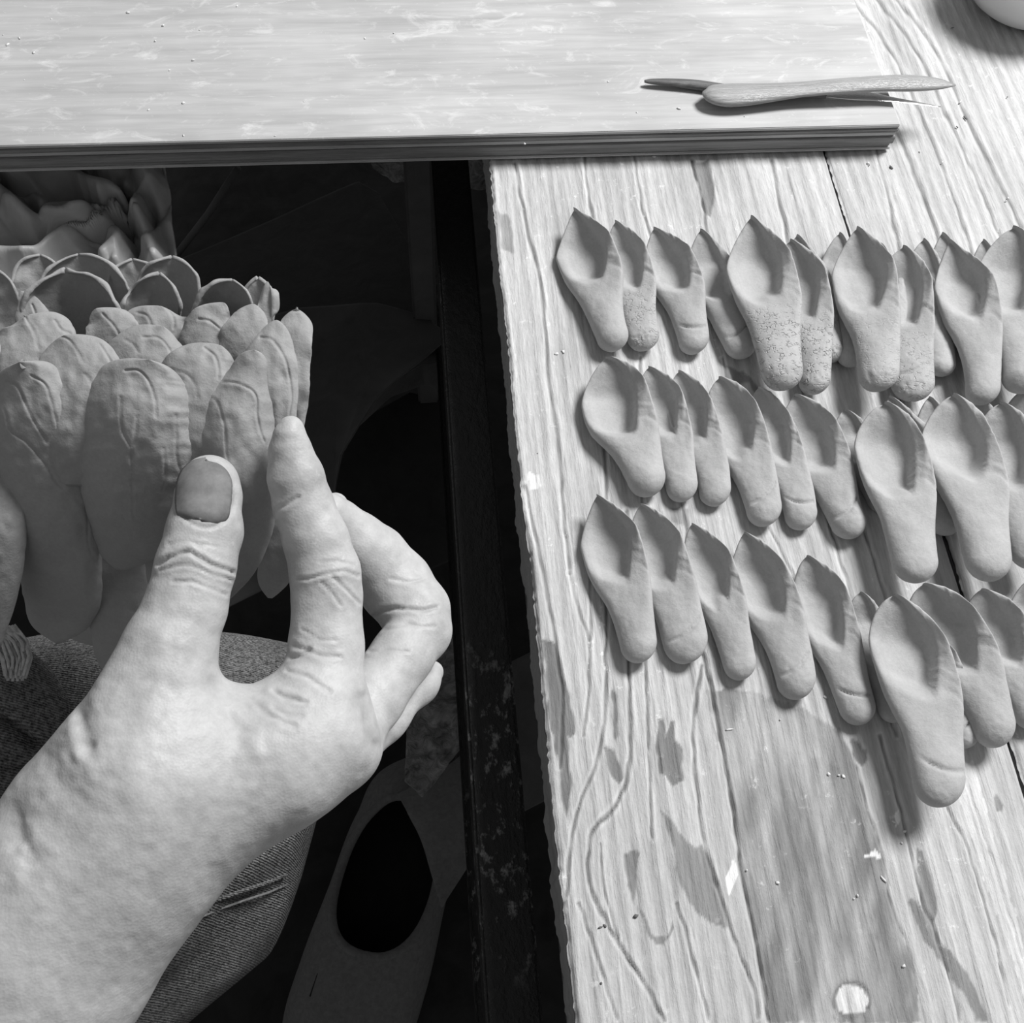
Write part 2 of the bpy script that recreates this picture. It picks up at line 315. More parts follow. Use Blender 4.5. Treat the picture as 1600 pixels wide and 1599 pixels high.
    for kz, zz in enumerate((-.004, -.012, -.024, -.038)):
        r = R.copy(); r[:, 2] = zz; r[:, 0] += .0007*noise(np.stack([R[:, 1]*120, R[:, 1]*0+kz*3.3, R[:, 0]*0], -1), 5); lv.append(r)
    k = n*m; L = len(rim); F_ = [gridf(n, m, 0)]; prev = rim
    for j in range(4):
        cur = k+j*L+np.arange(L); F_.append(np.stack([prev, np.roll(prev, -1), np.roll(cur, -1), cur], 1)); prev = cur
    bt = k+3*L; bl = [bt, bt+n-1, bt+n-1+m-1, bt+2*(n-1)+m-1]; F_.append(np.array([bl]))
    o = mk('plank', np.concatenate([V]+lv), np.concatenate(F_), WOOD, table, attr={'tone': np.concatenate([np.clip(T, .05, .95).ravel(), np.full(4*L, .34)])})
    return o
plank(XL, XS-.0007, -.09, 1.25, .00062, 0, 1, (-.03, .47)); plank(XS+.0007, XS+.2, -.09, 1.25, .0009, -.0003, 2, (-.03, .62)); plank(XS+.2022, XS+.4, -.09, 1.25, .004, 0, 3, (-.03, .62)); plank(XS+.4022, XS+.6, -.09, 1.25, .008, 0, 4, (0, .02))
for x, y in ((.0, .62), (.78, .62), (.78, -.04)): box('leg', (x-.008, y-.012, -.75), (x+.014, y+.025, -.06), PAPER_M if x == 0 else STEEL, table, .002)
box('steel_rail', (.011, -.09, -.105), (.034, 1.2, -.06), STEEL, table, .0015); box('steel_rail', (.0345, -.09, -.06), (.80, -.06, -.04), STEEL, table, .001)
box('lower_rail', (.012, -.3, -.42), (.04, 1.2, -.38), STEEL, table, .002)

# ------------------------------------------------------------------ plywood board
board = tag(empty('plywood_board', (-.05, .7, .002)), 'scuffed plywood board lying across the table top behind the petals', 'board')
ang = math.atan2(.4456-.4452, .49)
zz = [.002, .0045, .0105, .0135, .016, BT]
zs = [.0012, .003, .0055, .0105, .0135, .016, BT]; mats = [PLYL, PLYD, PLYL if 0 else PLYD, PLYL, PLYD, BOARD]
for i in range(6):
    j = [.0, .0008, -.0002, .0006, .0, .0003][i]
    box('ply', (-.62, YB+j, zs[i]+.0002), (.264-j, 1.02, zs[i+1]), mats[i], board, .0004)
def crumbs(name, pts, r, mt, parent=None):
    V, Fc = [], []
    for c in pts:
        bm = bmesh.new(); bmesh.ops.create_icosphere(bm, subdivisions=1, radius=1); s = np.array([random.uniform(.5, 1.4), random.uniform(.3, .8), random.uniform(.15, .4)])*r*random.uniform(.5, 1.3); a = random.uniform(0, 6)
        v = np.array([x.co[:] for x in bm.verts])*(.6+.8*np.random.RandomState(len(V)).rand(len(bm.verts), 1)); v = v*s; v = v@np.array([[math.cos(a), math.sin(a), 0], [-math.sin(a), math.cos(a), 0], [0, 0, 1]])
        Fc += [[x.index+len(V)*len(bm.verts) for x in f.verts] for f in bm.faces]; V.append(v+np.array(c)+[0, 0, s[2]*.7]); bm.free()
    return mk(name, np.concatenate(V), np.array(Fc), mt, parent, smooth=False)
cb = [P(x, y, BT) for x, y in ((5,55),(53,83),(38,125),(12,70),(255,40),(312,47),(302,95),(286,161),(232,172),(475,159),(430,213),(287,212),(570,60),(950,128),(995,176),(1060,170),(243,65),(370,10),(30,60),(615,52),(265,110),(1163,182),(820,225),(200,20),(80,30))]
tag(crumbs('clay_crumbs', cb, .0011, CRUMB), 'pale dry clay crumbs scattered over the plywood board', 'crumbs', kind='stuff')
cb = [P(x, y, .0002) for x, y in ((1437,237),(1472,254),(1356,255),(1022,245),(1395,120),(1575,310),(1572,314),(1500,160),(1290,1090),(1219,1125),(1140,1140),(1380,1375),(880,550),(870,553),(1295,1210),(1310,1212),(1318,1214),(1396,1285),(1413,1300),(1409,1318),(1340,1400),(1334,1405),(1412,1510),(1215,1380),(1167,1360))]
tag(crumbs('clay_flakes', cb, .0011, CRUMB), 'white clay flakes strewn over the weathered table planks', 'crumbs', kind='stuff')
cb = [P(x, y, .0002) for x, y in ((1508,185),(1495,199),(1358,258),(840,709),(938,1450),(945,1447),(939,1537),(993,1432),(1488,44),(1574,152),(1392,262))]
tag(crumbs('dark_crumbs', cb, .0012, CRUMBD), 'small dark clay crumbs and nail heads on the table planks', 'crumbs', kind='stuff')

# ------------------------------------------------------------------ modelling tools, jar
def paddle(name, st, mt, parent, zb, th=.42, n=40):
    t = np.linspace(0, 1, n); a = np.array(st, float); s0 = np.linspace(0, 1, len(a)); x, y, hw, z = interp(np.column_stack([s0, a]), t)
    pts = np.array([P(x[i], y[i], zb+z[i]*.001) for i in range(n)]); sc_ = np.array([np.linalg.norm(P(x[i], y[i]+1, zb)-P(x[i], y[i], zb)) for i in range(n)])
    return tube(name, pts, np.maximum(hw, .4)*sc_*.88, mt, parent, 14, th)
spat = tag(empty('modelling_tool', tuple(P(1300, 145, BT))), 'long pale wooden modelling tool with a rounded paddle end, lying across the board corner', 'tool')
paddle('wooden_shaft', [(1097,145,2,6),(1108,147,13,6),(1130,149,18,5.5),(1160,148,18,5.5),(1200,145,15,6),(1250,140,12,7),(1310,135,12,8),(1370,131,12,8.5),(1420,130,13,8.5),(1465,131,9,8.5),(1493,133,1.5,8.5)], TOOLW, spat, BT, .4)
kn = tag(empty('clay_knife', tuple(P(1200, 140, BT))), 'slim dark tool with a thin steel blade crossing under the wooden paddle tool', 'tool')
paddle('handle', [(1007,127,2,3),(1020,127.5,4,3),(1050,129,5.5,3),(1090,133,7,2.6),(1140,140,7,2.6),(1220,146,6,2.6),(1290,148,5,2.8)], TOOLD, kn, BT, .7)
paddle('blade', [(1285,147.5,4,2.6),(1320,148,8,2.6),(1355,150,8,2.6),(1390,155,5,2.6),(1425,160,3,2.5),(1470,167,.7,2.2)], METAL, kn, BT, .16)
def lathe(name, prof, c, mt, parent=None, seg=64):
    a = np.linspace(0, 2*np.pi, seg, endpoint=False); pr = np.array(prof)
    Gd = np.stack([pr[:, :1]*np.cos(a)+c[0], pr[:, :1]*np.sin(a)+c[1], np.repeat(pr[:, 1:], seg, 1)+c[2]], -1)
    return mk(name, Gd.reshape(-1, 3), gridf(len(pr), seg, wrap=True), mt, parent, origin=c)
jc = P(1592, 8, 0); jc[2] = .0005
tag(lathe('bowl', [(0, .0), (.022, .0), (.026, .001), (.0335, .006), (.038, .014), (.041, .026), (.042, .04), (.040, .041), (.037, .026), (.03, .01), (0, .006)], jc, CERAM), 'white rounded ceramic bowl at the top right corner of the table', 'bowl')

# ------------------------------------------------------------------ clay petals on the table
def table_petal(toe, apex, wpx, label, group, z0=0., tilt=18, bend=0., tipx=0., point=.6, toew=.58, s0=.42, seed=0, crack=0., crease=0, rimL=.5, rimR=.9, roll=1.0, length_lift=0., shoulder=0.):
    rs = np.random.RandomState(seed+50); n, m = 96, 46
    A = P(*toe, z0+.004); B = P(*apex, z0+.007); ax = B-A; ax[2] = 0; L = np.linalg.norm(ax); u = ax/L; v = np.array([u[1], -u[0], 0])
    mid = ((toe[0]+apex[0])/2, (toe[1]+apex[1])/2); W = np.linalg.norm(P(mid[0]+1, mid[1], z0+.005)-P(*mid, z0+.005))*wpx*.5*1.0
    s = .5-.5*np.cos(np.linspace(0, np.pi, n)); s = .75*s+.25*np.linspace(0, 1, n); t = np.sin(np.linspace(-np.pi/2, np.pi/2, m))
    S, T = np.meshgrid(s, t, indexing='ij')
    pr = interp([(0, toew), (.15, toew+.03), (.35, toew*.45+.45), (.55, .97), (.7, 1.0), (.85, .93), (1, .78)], s)[0]
    a = min(.2, toew*W/L*1.05); cap = np.sqrt(np.clip(1-(1-np.clip(s/a, 0, 1))**2, 0, 1)); b = .26; tau = np.clip((s-(1-b))/b, 0, 1)
    acap = np.clip(1-tau**(2.2-1.0*point), 0, 1)**(.5+.32*point)
    hw = W*pr*cap*acap+1e-5; HW = hw[:, None]; cen = W*(bend*4*s*(1-s)+tipx*sst(.6, 1, s))[:, None]+(noise(np.stack([s*4, s*0+seed, s*0], -1), seed)*W*.05)[:, None]
    Tk = W*.78; capS = cap[:, None]
    cc = sst(0, 1, (S-(s0+np.where(T > 0, .27*roll, .12)*T**2+.03*noise(np.stack([T*2, S*0+seed, S*0], -1), 3)))/.15)
    ease = sst(.05, .75, S); E = W*.8*np.where(T > 0, rimR, rimL)*ease*(1-.25*sst(.85, 1, S)); U = Tk*.45
    wa = sst(.78, 1, S); circ = np.sqrt(np.clip(1-T*T, 0, 1)); zb = (1-ease)*U*(1-circ*capS)+E*np.abs(T)**2.3
    zb = zb*(1-wa)+wa*W*.42
    body = Tk*np.clip(circ, 0, 1)*capS*(1.02-.30*S); tc = .08+.44*sst(.36, .8, S)+.04*np.sin(S*11+seed); th = .0019+roll*W*.46*sst(0, .10, T-tc)*(1-.6*sst(.5, .97, S))+W*.16*sst(-.62, -.74, T)*(1-sst(.6, .95, S))
    zt = zb+(1-cc)*body+cc*th*np.sqrt(np.clip(1-np.abs(T)**7, 0, 1))
    zb = zb+sst(.8, 1, S)*W*.22; zt = zt+sst(.8, 1, S)*W*.22
    # pressed folds on the rolled right rim, toe crease, lumps
    for q in range(4):
        sq = .5+.13*q+rs.uniform(-.04, .04); g = np.exp(-((S-sq-.05*np.sin(T*4+q))/.009)**2)*sst(.25, .5, T); zt += g*.0005*(1 if q % 2 else -1)
    if crease:
        g = np.exp(-((S-(.10+.05*crease)-.05*T*T-.05*T*(1 if seed % 2 else -1))/.008)**2)*sst(-.9, -.4, T)*(1-sst(.75, .95, T)); zt -= g*.0013
        zt += .0005*sst(.0, .04, (S-(.10+.05*crease)-.05*T*T-.05*T*(1 if seed % 2 else -1)))*(1-sst(.1, .25, S))
    if crack: zt -= np.exp(-((S-.06)/.03)**2)*.0007*np.abs(noise(np.stack([T*5, S*40, S*0+seed], -1), 2))
    Xc = HW*(T-.2*rimR*np.clip(T, 0, 1)**5*sst(.35, .6, S)*(1-sst(.8, .95, S)))+cen
    cr = crack*(1-cc)*sst(.55, .3, S) if crack else S*0
    def place(Z):
        ta = math.radians(tilt); x = Xc*math.cos(ta)-(Z)*math.sin(ta)*.6; z = Z*math.cos(ta)+(Xc+W)*math.sin(ta); z = z+length_lift*S
        lump = .00035*fbm(np.stack([x*130, S*L*130, z*130+seed], -1), seed)+.00012*noise(np.stack([x*600, S*L*600, z*600], -1), seed+2)
        return A+[0, 0, -.004]+S[..., None]*L*u+x[..., None]*v+(z+lump)[..., None]*np.array([0, 0, 1])
    top, bot = place(zt), place(zb); dzv = z0+.0004-bot[..., 2].min(); top[..., 2] += dzv-0; bot[..., 2] += dzv
    k = n*m; V = np.concatenate([top.reshape(-1, 3), bot.reshape(-1, 3)]); idx = np.arange(k).reshape(n, m); rim = np.concatenate([idx[:, 0], idx[-1, 1:], idx[-2::-1, -1], idx[0, -2:0:-1]]); r2 = np.roll(rim, -1)
    Fc = np.concatenate([gridf(n, m, 0, True), gridf(n, m, k, False), np.stack([rim, rim+k, r2+k, r2], 1)])
    o = mk('clay_petal', V, Fc, CLAY, attr={'crack': np.concatenate([cr.ravel()]*2)})
    bm = bmesh.new(); bm.from_mesh(o.data); bmesh.ops.remove_doubles(bm, verts=bm.verts, dist=2e-5); bmesh.ops.recalc_face_normals(bm, faces=bm.faces); bm.to_mesh(o.data); bm.free()
    return tag(o, label, 'clay petal', group)
R1, R2, R3 = 'clay petals in the back row on the table', 'clay petals in the middle row on the table', 'clay petals in the front row on the table'
pe = [
 ((963,553),(903,342),100,'leftmost clay petal of the back row, with a sharply pointed tip',R1,dict(bend=.10,point=.9,toew=.5,tipx=-.05)),
 ((1008,550),(966,355),78,'second clay petal from the left in the back row, wrinkled rounded toe',R1,dict(bend=.2,point=.7,toew=.66,crack=.6)),
 ((1090,554),(1025,366),84,'third clay petal from the left in the back row, toe pinched into a small notch',R1,dict(bend=.25,point=.7,toew=.58,crease=1)),
 ((1162,563),(1092,372),84,'fourth clay petal of the back row, mostly tucked under the big crackled petal',R1,dict(bend=.1,point=.7,crease=1)),
 ((1228,614),(1172,357),108,'large crackled petal with a high peak, lying on top in the back row',R1,dict(z0=.0115,bend=.1,point=.75,crack=1,crease=0,tipx=.0,tilt=10,s0=.45)),
 ((1274,618),(1238,386),86,'narrow crackled petal just right of the large crackled one in the back row',R1,dict(z0=.003,bend=.22,crack=1,point=.4,toew=.56)),
 ((1302,567),(1243,377),70,'hidden petal, only dark tip and toe showing behind the narrow crackled petal',R1,dict(bend=.2,crack=.8)),
 ((1375,616),(1337,372),100,'petal with a tall dark peak over the plank joint in the back row',R1,dict(z0=.0105,bend=.15,point=.7,toew=.6,crack=.3)),
 ((1330,575),(1311,374),72,'hidden petal peeping out behind the left shoulder of the tall peaked petal',R1,dict(bend=.1)),
 ((1426,631),(1411,399),88,'pale back row petal whose square toe is folded over at its right corner',R1,dict(z0=.003,bend=.05,toew=.72,crack=.5,crease=1,point=.3)),
 ((1400,590),(1376,388),64,'dark rimmed petal tip standing behind the gap left of the pale square-toed petal',R1,dict(bend=.1)),
 ((1470,590),(1441,384),74,'rounded dark petal tip behind and right of the pale square-toed petal',R1,dict(bend=.1)),
 ((1538,634),(1486,388),90,'smooth petal with a deep dark hollow and sharp tip, right part of back row',R1,dict(z0=.009,bend=.3,toew=.55,point=.9,s0=.47)),
 ((1552,569),(1466,377),84,'hidden petal with a sharp dark forked tip behind the smooth deep-hollowed petal',R1,dict(bend=.1,point=.9)),
 ((1585,580),(1538,381),60,'petal seen as a thin upright dark sliver at the right of the back row',R1,dict(bend=.1,point=.6)),
 ((1598,620),(1566,374),104,'broad pale petal cut by the right picture edge in the back row',R1,dict(z0=.0105,bend=.05,point=.2,toew=.55,tipx=.25)),
 ((1018,779),(938,577),116,'widest petal, leftmost in the middle row, round toe and broad open bowl',R2,dict(bend=.12,toew=.52,point=.35,tilt=9,tipx=.15)),
 ((1072,784),(1018,580),80,'second petal from the left in the middle row, with a speck on its toe',R2,dict(bend=.2,toew=.62,point=.4)),
 ((1124,791),(1062,588),78,'third petal from the left in the middle row, slim with a plain toe',R2,dict(bend=.2,toew=.64,point=.4)),
 ((1203,823),(1124,600),92,'fourth petal of the middle row, its toe split by a curved crease',R2,dict(bend=.15,toew=.6,point=.3,crease=1)),
 ((1258,828),(1186,612),76,'fifth petal of the middle row, slim and dark inside with a pinched toe',R2,dict(bend=.2,toew=.66,point=.5,crease=1)),
 ((1334,844),(1242,627),94,'sixth petal of the middle row, its toe ending in a small curled flap',R2,dict(bend=.15,toew=.56,point=.4,crease=1)),
 ((1385,800),(1318,647),74,'low hidden petal with a grey rim left behind the large scored petal',R2,dict(bend=.1,point=.5)),
 ((1430,914),(1374,643),112,'large petal with a straight scored line down its bowl in the middle row',R2,dict(z0=.0115,bend=.12,toew=.6,point=.1,tilt=8,s0=.42)),
 ((1484,838),(1388,628),86,'dark petal tucked between the two large middle row petals',R2,dict(bend=.15,point=.8)),
 ((1548,912),(1478,632),114,'large petal with pin-holed rim, right of the scored one in the middle row',R2,dict(z0=.0115,bend=.12,toew=.6,point=.2,tilt=8,s0=.5)),
 ((1520,800),(1448,627),70,'hidden petal whose rim shows above the large pin-holed petal',R2,dict(bend=.1)),
 ((1560,800),(1520,627),80,'hidden petal with an arched dark rim at the right shoulder of the pin-holed petal',R2,dict(bend=.1,point=.3)),
 ((1612,893),(1558,642),100,'pale petal partly outside the picture at the right end of the middle row',R2,dict(z0=.009,bend=.1,point=.2)),
 ((1660,790),(1598,618),96,'petal rim showing behind at the far right between back and middle rows',R2,dict(bend=.05,point=.2)),
 ((1005,1037),(938,783),104,'leftmost petal of the front row, dark peaked hollow and faceted toe',R3,dict(bend=.14,toew=.56,point=.8)),
 ((1082,1037),(1004,796),98,'second petal of the front row, blunt toe with a deep central dimple',R3,dict(bend=.16,toew=.72,point=.6,crease=1)),
 ((1165,1062),(1085,823),84,'third petal of the front row, slender with a tiny torn toe',R3,dict(bend=.2,toew=.62,point=.6)),
 ((1254,1093),(1163,840),98,'fourth petal of the front row, with a straight seam across its toe',R3,dict(bend=.14,toew=.62,point=.7,crease=1)),
 ((1346,1134),(1262,875),90,'fifth petal of the front row, with a small pale nick on its body',R3,dict(bend=.14,toew=.62,point=.4,crease=1)),
 ((1400,1130),(1342,930),74,'hidden petal showing a grey corner left of the longest petal in front',R3,dict(bend=.1,point=.4)),
 ((1468,1264),(1392,940),124,'longest petal, nearest the viewer, its toe standing apart on the bare plank',R3,dict(z0=.0115,bend=.22,toew=.62,point=.25,tilt=6,s0=.45,crease=1)),
 ((1512,1170),(1440,985),78,'small petal mostly covered, its folded toe poking out right of the longest petal',R3,dict(bend=.2,toew=.62,crease=1)),
 ((1562,1169),(1440,921),116,'wide petal with a broken jagged toe, right of the longest petal',R3,dict(z0=.004,bend=.2,toew=.56,point=.25)),
 ((1622,1140),(1530,928),98,'petal cut by the right picture edge at the end of the front row',R3,dict(bend=.15,point=.3)),
 ((1680,1080),(1604,912),90,'petal tip just entering the right picture edge above the front row',R3,dict(bend=.1,point=.5))]
for i, (toe, apex, wpx, lab, grp, kw) in enumerate(pe):
    if 'hidden' in lab or 'dark petal' in lab or 'dark rimmed' in lab or 'petal tip behind' in lab or 'tucked under' in lab: kw = dict(kw, rimR=.3, rimL=.2, tilt=9)
    kw = dict(kw, toew=kw.get('toew', .58)*.94)
    table_petal(toe, apex, wpx, lab, grp, seed=i, **kw)

# ------------------------------------------------------------------ the clay flower
flower = tag(empty('clay_flower', tuple(C(np.array(190), np.array(960), np.array(.36)))), 'large grey clay flower of overlapping petals held up by the hand', 'sculpture')
def fp(st, d0, d1, side=1, cup=.55, bulge=.010, th=.0026, roll=0., veins=(), tip=0., seed=0, rimcurl=.0, skew=0.):
    """one petal: st = rows (x, y, half width) from its base to its tip; d0,d1 = distance at base and tip; side 1 = outer face towards us"""
    st = np.array(st, float); big = seed in (22, 23, 24, 25, 26, 27, 28); n, m = (150, 96) if big else (96, 64) if len(veins) else (70, 44); g = np.hypot(*np.diff(st[:, :2], axis=0).T); sa = np.concatenate([[0], np.cumsum(g)]); sa /= sa[-1]
    s = 1-(1-np.linspace(0, 1, n))**1.5; cx, cy = interp(np.column_stack([sa, st[:, :2]]), s); 
    hw = np.interp(s, sa, st[:, 2]); hs = interp(np.column_stack([sa, st[:, 2]]), s)[0]; hw = np.clip(.3*hw+.7*hs, .3, None)
    le = sa[-2]; tau = np.clip((s-le)/(1-le), 0, 1)
    if st[-1, 2] < 2: hw = np.where(s > le, st[-2, 2]*(np.clip(1-tau**2, 0, 1)**.5 if big else np.clip(1-tau**(1.3 if side > 0 else 1.7), 0, 1)**.68)+.3, hw)
    hp = np.pad(hw, 4, mode='reflect', reflect_type='odd'); hw = np.clip(np.convolve(hp, np.ones(9)/9, 'valid'), .3, None)
    t = np.sin(np.linspace(-np.pi/2, np.pi/2, m)*.93)/np.sin(np.pi/2*.93); S, T = np.meshgrid(s, t, indexing='ij')
    dx, dy = np.gradient(cx), np.gradient(cy); ln = np.hypot(dx, dy)+1e-9; nx, ny = -dy/ln, dx/ln; sm = np.sign(nx.mean()) if abs(nx.mean()) > .01 else 1; nx, ny = nx*sm, ny*sm
    nx = .5*nx+.5; ny = .5*ny                                          # mostly horizontal sections
    PX = cx[:, None]+(1.10 if big else 1.04 if side < 0 else 1.12)*hw[:, None]*(1+.04*noise(np.stack([S*9, np.sign(T)*3, S*0+seed], -1), seed+5)+.015*noise(np.stack([S*40, np.sign(T)*3, S*0+seed], -1), seed+6))*T*nx[:, None]; PY = cy[:, None]+hw[:, None]*T*ny[:, None]+skew*T*hw[:, None]
    d = d0+(d1-d0)*S; wm = hw.max()*d.mean()/F; hwm = (hw*d.mean()/F)[:, None]
    prof = 1-np.sqrt(np.clip(1-(np.abs(T)*.97)**2.2, 0, 1))
    D = d+side*(cup*(1 if big else .62 if side > 0 else .85)*hwm*1.5*prof-bulge*np.sin(np.pi*np.clip(S, 0, 1)**.8))+roll*T*hwm
    D += (.16 if big else .05)*(side > 0)*wm*sst(.6, 1, S)**2
    D += side*tip*sst(.72, 1, S)*wm+rimcurl*wm*sst(.8, 1, S)**2
    if not big: D += .0016*noise(np.stack([S*7, np.sign(T)*2, S*0+seed], -1), seed+9)*np.abs(T)**5*sst(1, .85, S)
    D += .0007*fbm(np.stack([PX/45, PY/60, S*0+seed*3.1], -1), seed)+.00025*noise(np.stack([PX/12, PY/14, S*0], -1), seed)
    for v in veins:
        pl, dep = (v, .0011) if not isinstance(v[-1], float) else (v[:-1], v[-1])
        q = dseg(PX+2.5*noise(np.stack([PX/25, PY/25, S*0], -1), 8), PY+2.5*noise(np.stack([PX/25, PY/25, S*0], -1), 18), smooth_pl(pl)); D += dep*(1+.4*noise(np.stack([PX/20, PY/20, S*0], -1), 19))*(.38*np.exp(-(q/2.0)**2)-.22*np.exp(-(q/9)**2))
    Gd = C(PX, PY, D); thk = (th if side > 0 else th*.85)*(1+.5*noise(np.stack([PX/20, PY/20, S*0], -1), seed+3))*np.ones_like(S)*np.clip(.35+.65*np.sqrt(np.clip(1-np.abs(T)**6, 0, 1)), 0, 1)*np.clip(.55+.45*sst(1, .9, S), 0, 1)
    N = gnormals(Gd); toc = np.array([0, 0, H])-Gd; sgn = np.sign((N*toc).sum(-1).mean()); fl = sgn < 0
    o = shell('petal', Gd, thk, WET, flower, flip=bool(fl)); return o
# back of the blossom, hollow side towards us
fp([(60,640,40),(62,560,60),(66,490,55),(66,440,46),(60,418,30),(62,401,0)], .335, .335, -1, .5, .004, seed=1)
fp([(150,620,50),(140,540,72),(130,480,70),(128,440,62),(126,420,44),(122,400,0)], .338, .332, -1, .5, .004, seed=2)
fp([(245,640,40),(252,560,58),(255,500,52),(262,450,44),(265,425,36),(268,405,0)], .335, .322, -1, .55, .004, seed=3)
fp([(225,600,40),(222,520,52),(215,460,45),(210,432,36),(207,408,0)], .336, .333, -1, .45, .003, seed=4)
fp([(395,640,12),(402,560,16),(405,500,18),(403,462,20),(402,438,0)], .325, .322, -1, .5, .002, seed=5, roll=-.3)
fp([(10,600,30),(0,540,34),(-4,480,34),(-4,455,24),(-4,426,0)], .328, .325, -1, .5, .003, seed=6)
fp([(135,640,50),(125,560,78),(112,500,76),(108,466,64),(106,446,46),(102,427,0)], .322, .312, -1, .62, .006, seed=7, th=.0034)
fp([(240,600,40),(238,540,48),(236,490,42),(240,458,32),(248,431,0)], .322, .314, -1, .7, .005, seed=8)
fp([(352,600,26),(350,540,38),(348,500,42),(352,470,38),(356,455,28),(362,440,0)], .318, .306, -1, .7, .004, seed=9)
# inner ring, outer faces towards us
fp([(55,600,20),(58,540,26),(50,490,25),(44,470,14),(32,455,0)], .314, .311, 1, .4, .003, seed=10, veins=[[(48,478),(60,500),(66,520)]])
fp([(250,620,40),(248,560,42),(246,510,42),(244,492,40),(250,478,0)], .314, .308, 1, .5, .004, seed=11, veins=[[(215,488),(228,492),(236,508),(240,530)],[(258,480),(268,492),(272,512)]])
fp([(188,640,38),(182,560,42),(178,520,40),(170,500,34),(150,482,0)], .314, .306, 1, .4, .004, seed=12, veins=[[(160,490),(175,505),(186,525)]])
fp([(330,620,34),(328,560,40),(326,520,40),(330,495,30),(350,473,0)], .310, .303, 1, .5, .004, seed=13, veins=[[(312,499),(330,502),(345,515)]])
fp([(385,620,24),(382,560,34),(382,520,34),(390,495,24),(396,475,0)], .308, .302, 1, .5, .004, seed=14)
fp([(408,600,10),(412,540,12),(412,490,11),(416,460,7),(418,440,0)], .316, .308, 1, .4, .003, seed=15)
# middle ring
fp([(55,690,40),(58,620,56),(56,560,58),(58,520,52),(52,500,38),(45,492,0)], .306, .300, 1, .5, .006, seed=16, veins=[[(38,494),(48,510),(56,530),(62,545)],[(85,500),(95,515),(112,524)]])
fp([(232,720,40),(232,640,58),(229,580,59),(231,545,55),(240,525,40),(254,510,0)], .305, .296, 1, .6, .007, seed=17, veins=[[(225,526),(245,528),(262,540),(272,556)],[(196,532),(208,540),(214,552)]])
fp([(122,760,40),(124,680,58),(122,610,62),(124,570,58),(115,545,48),(100,524,0)], .302, .292, 1, .6, .008, seed=18, veins=[[(88,526),(108,532),(122,548),(132,566)],[(155,540),(168,556),(176,572)],[(134,584),(140,596),(142,604)]])
fp([(306,760,40),(308,680,52),(308,610,56),(312,575,54),(328,553,40),(343,539,0)], .302, .292, 1, .6, .008, seed=19, veins=[[(268,574),(290,584),(304,600),(308,622)],[(320,544),(335,556),(342,575),(342,590)]])
fp([(458,700,8),(458,640,20),(458,580,24),(460,530,24),(462,505,22),(463,483,0)], .310, .304, 1, .5, .005, seed=20, rimcurl=.3, veins=[[(440,492),(455,487),(480,486)]])
fp([(420,760,14),(428,690,28),(426,620,36),(422,560,38),(428,530,26),(432,500,0)], .310, .301, 1, .6, .008, seed=21, veins=[[(408,528),(428,534),(446,560),(455,610),(452,650)]])
# outer ring, nearest
fp([(92,1006,3),(92,996,26),(94,972,46),(98,930,58),(92,870,60),(80,800,68),(62,720,82),(52,650,76),(48,610,62),(42,588,46),(30,566,0)], .352, .281, 1, .62, .013, seed=22, th=.003,
   veins=[[(8,595),(22,602),(34,618),(45,645),(60,672),(75,690)],[(50,586),(68,600),(82,630),(92,670),(100,705),(112,725)],[(5,640),(15,668),(40,690),(60,710),(82,745),(98,765)],[(118,780),(135,800),(138,850),(150,880)],[(35,925),(60,905),(100,895),(140,900),(156,880)]])
fp([(186,892,3),(190,882,26),(198,860,46),(208,830,64),(214,790,76),(216,720,87),(215,660,86),(216,620,78),(220,592,60),(232,562,0)], .326, .279, 1, .66, .014, seed=23, th=.003,
   veins=[[(196,578),(218,578),(232,595),(242,625),(246,650)],[(188,620),(190,660),(200,695),(206,730),(205,770),(210,812)],[(272,650),(276,690),(278,720),(286,745)],[(215,650),(212,680),(204,700)],[(258,700),(258,740),(254,770)]])
fp([(350,942,3),(358,915,20),(372,860,40),(372,790,56),(366,720,62),(364,660,60),(374,615,46),(388,580,26),(397,547,0)], .320, .286, 1, .66, .012, seed=24, th=.003,
   veins=[[(325,620),(338,628),(350,655),(354,690),(356,720)],[(350,596),(375,600),(396,615),(402,650),(414,690)]])
fp([(262,1000,4),(262,930,26),(268,850,40),(275,760,40),(280,700,40),(280,660,0)], .34, .318, 1, .5, .006, seed=25)
fp([(-20,1010,20),(-20,900,50),(-30,780,70),(-40,700,70),(-35,640,60),(-20,530,0)], .325, .296, 1, .6, .010, seed=26)
fp([(422,935,3),(424,922,16),(434,880,28),(440,800,40),(445,720,34),(448,660,0)], .338, .318, 1, .5, .006, seed=27)
fp([(205,1075,4),(196,1050,28),(190,990,44),(192,920,54),(196,860,50),(200,820,0)], .362, .338, 1, .6, .008, seed=28)
# solid heart and foot of the flower
def blob(name, px, py, d, rx, ry, rd, mt, parent, seed=0):
    a = np.linspace(0, np.pi, 40); b = np.linspace(0, 2*np.pi, 60, endpoint=False); A_, B_ = np.meshgrid(a, b, indexing='ij'); r = 1+.05*noise(np.stack([np.sin(A_)*np.cos(B_)*2+5, np.sin(A_)*np.sin(B_)*2, np.cos(A_)*2], -1), seed)
    return mk(name, C(px+rx*np.sin(A_)*np.cos(B_)*r, py-ry*np.cos(A_)*r, d+rd*np.sin(A_)*np.sin(B_)*r).reshape(-1, 3), gridf(40, 60, wrap=True), mt, parent)
blob('flower_core', 225, 760, .374, 190, 200, .030, WET, flower, 3)
blob('flower_foot', 190, 950, .388, 120, 62, .02, WET, flower, 4)
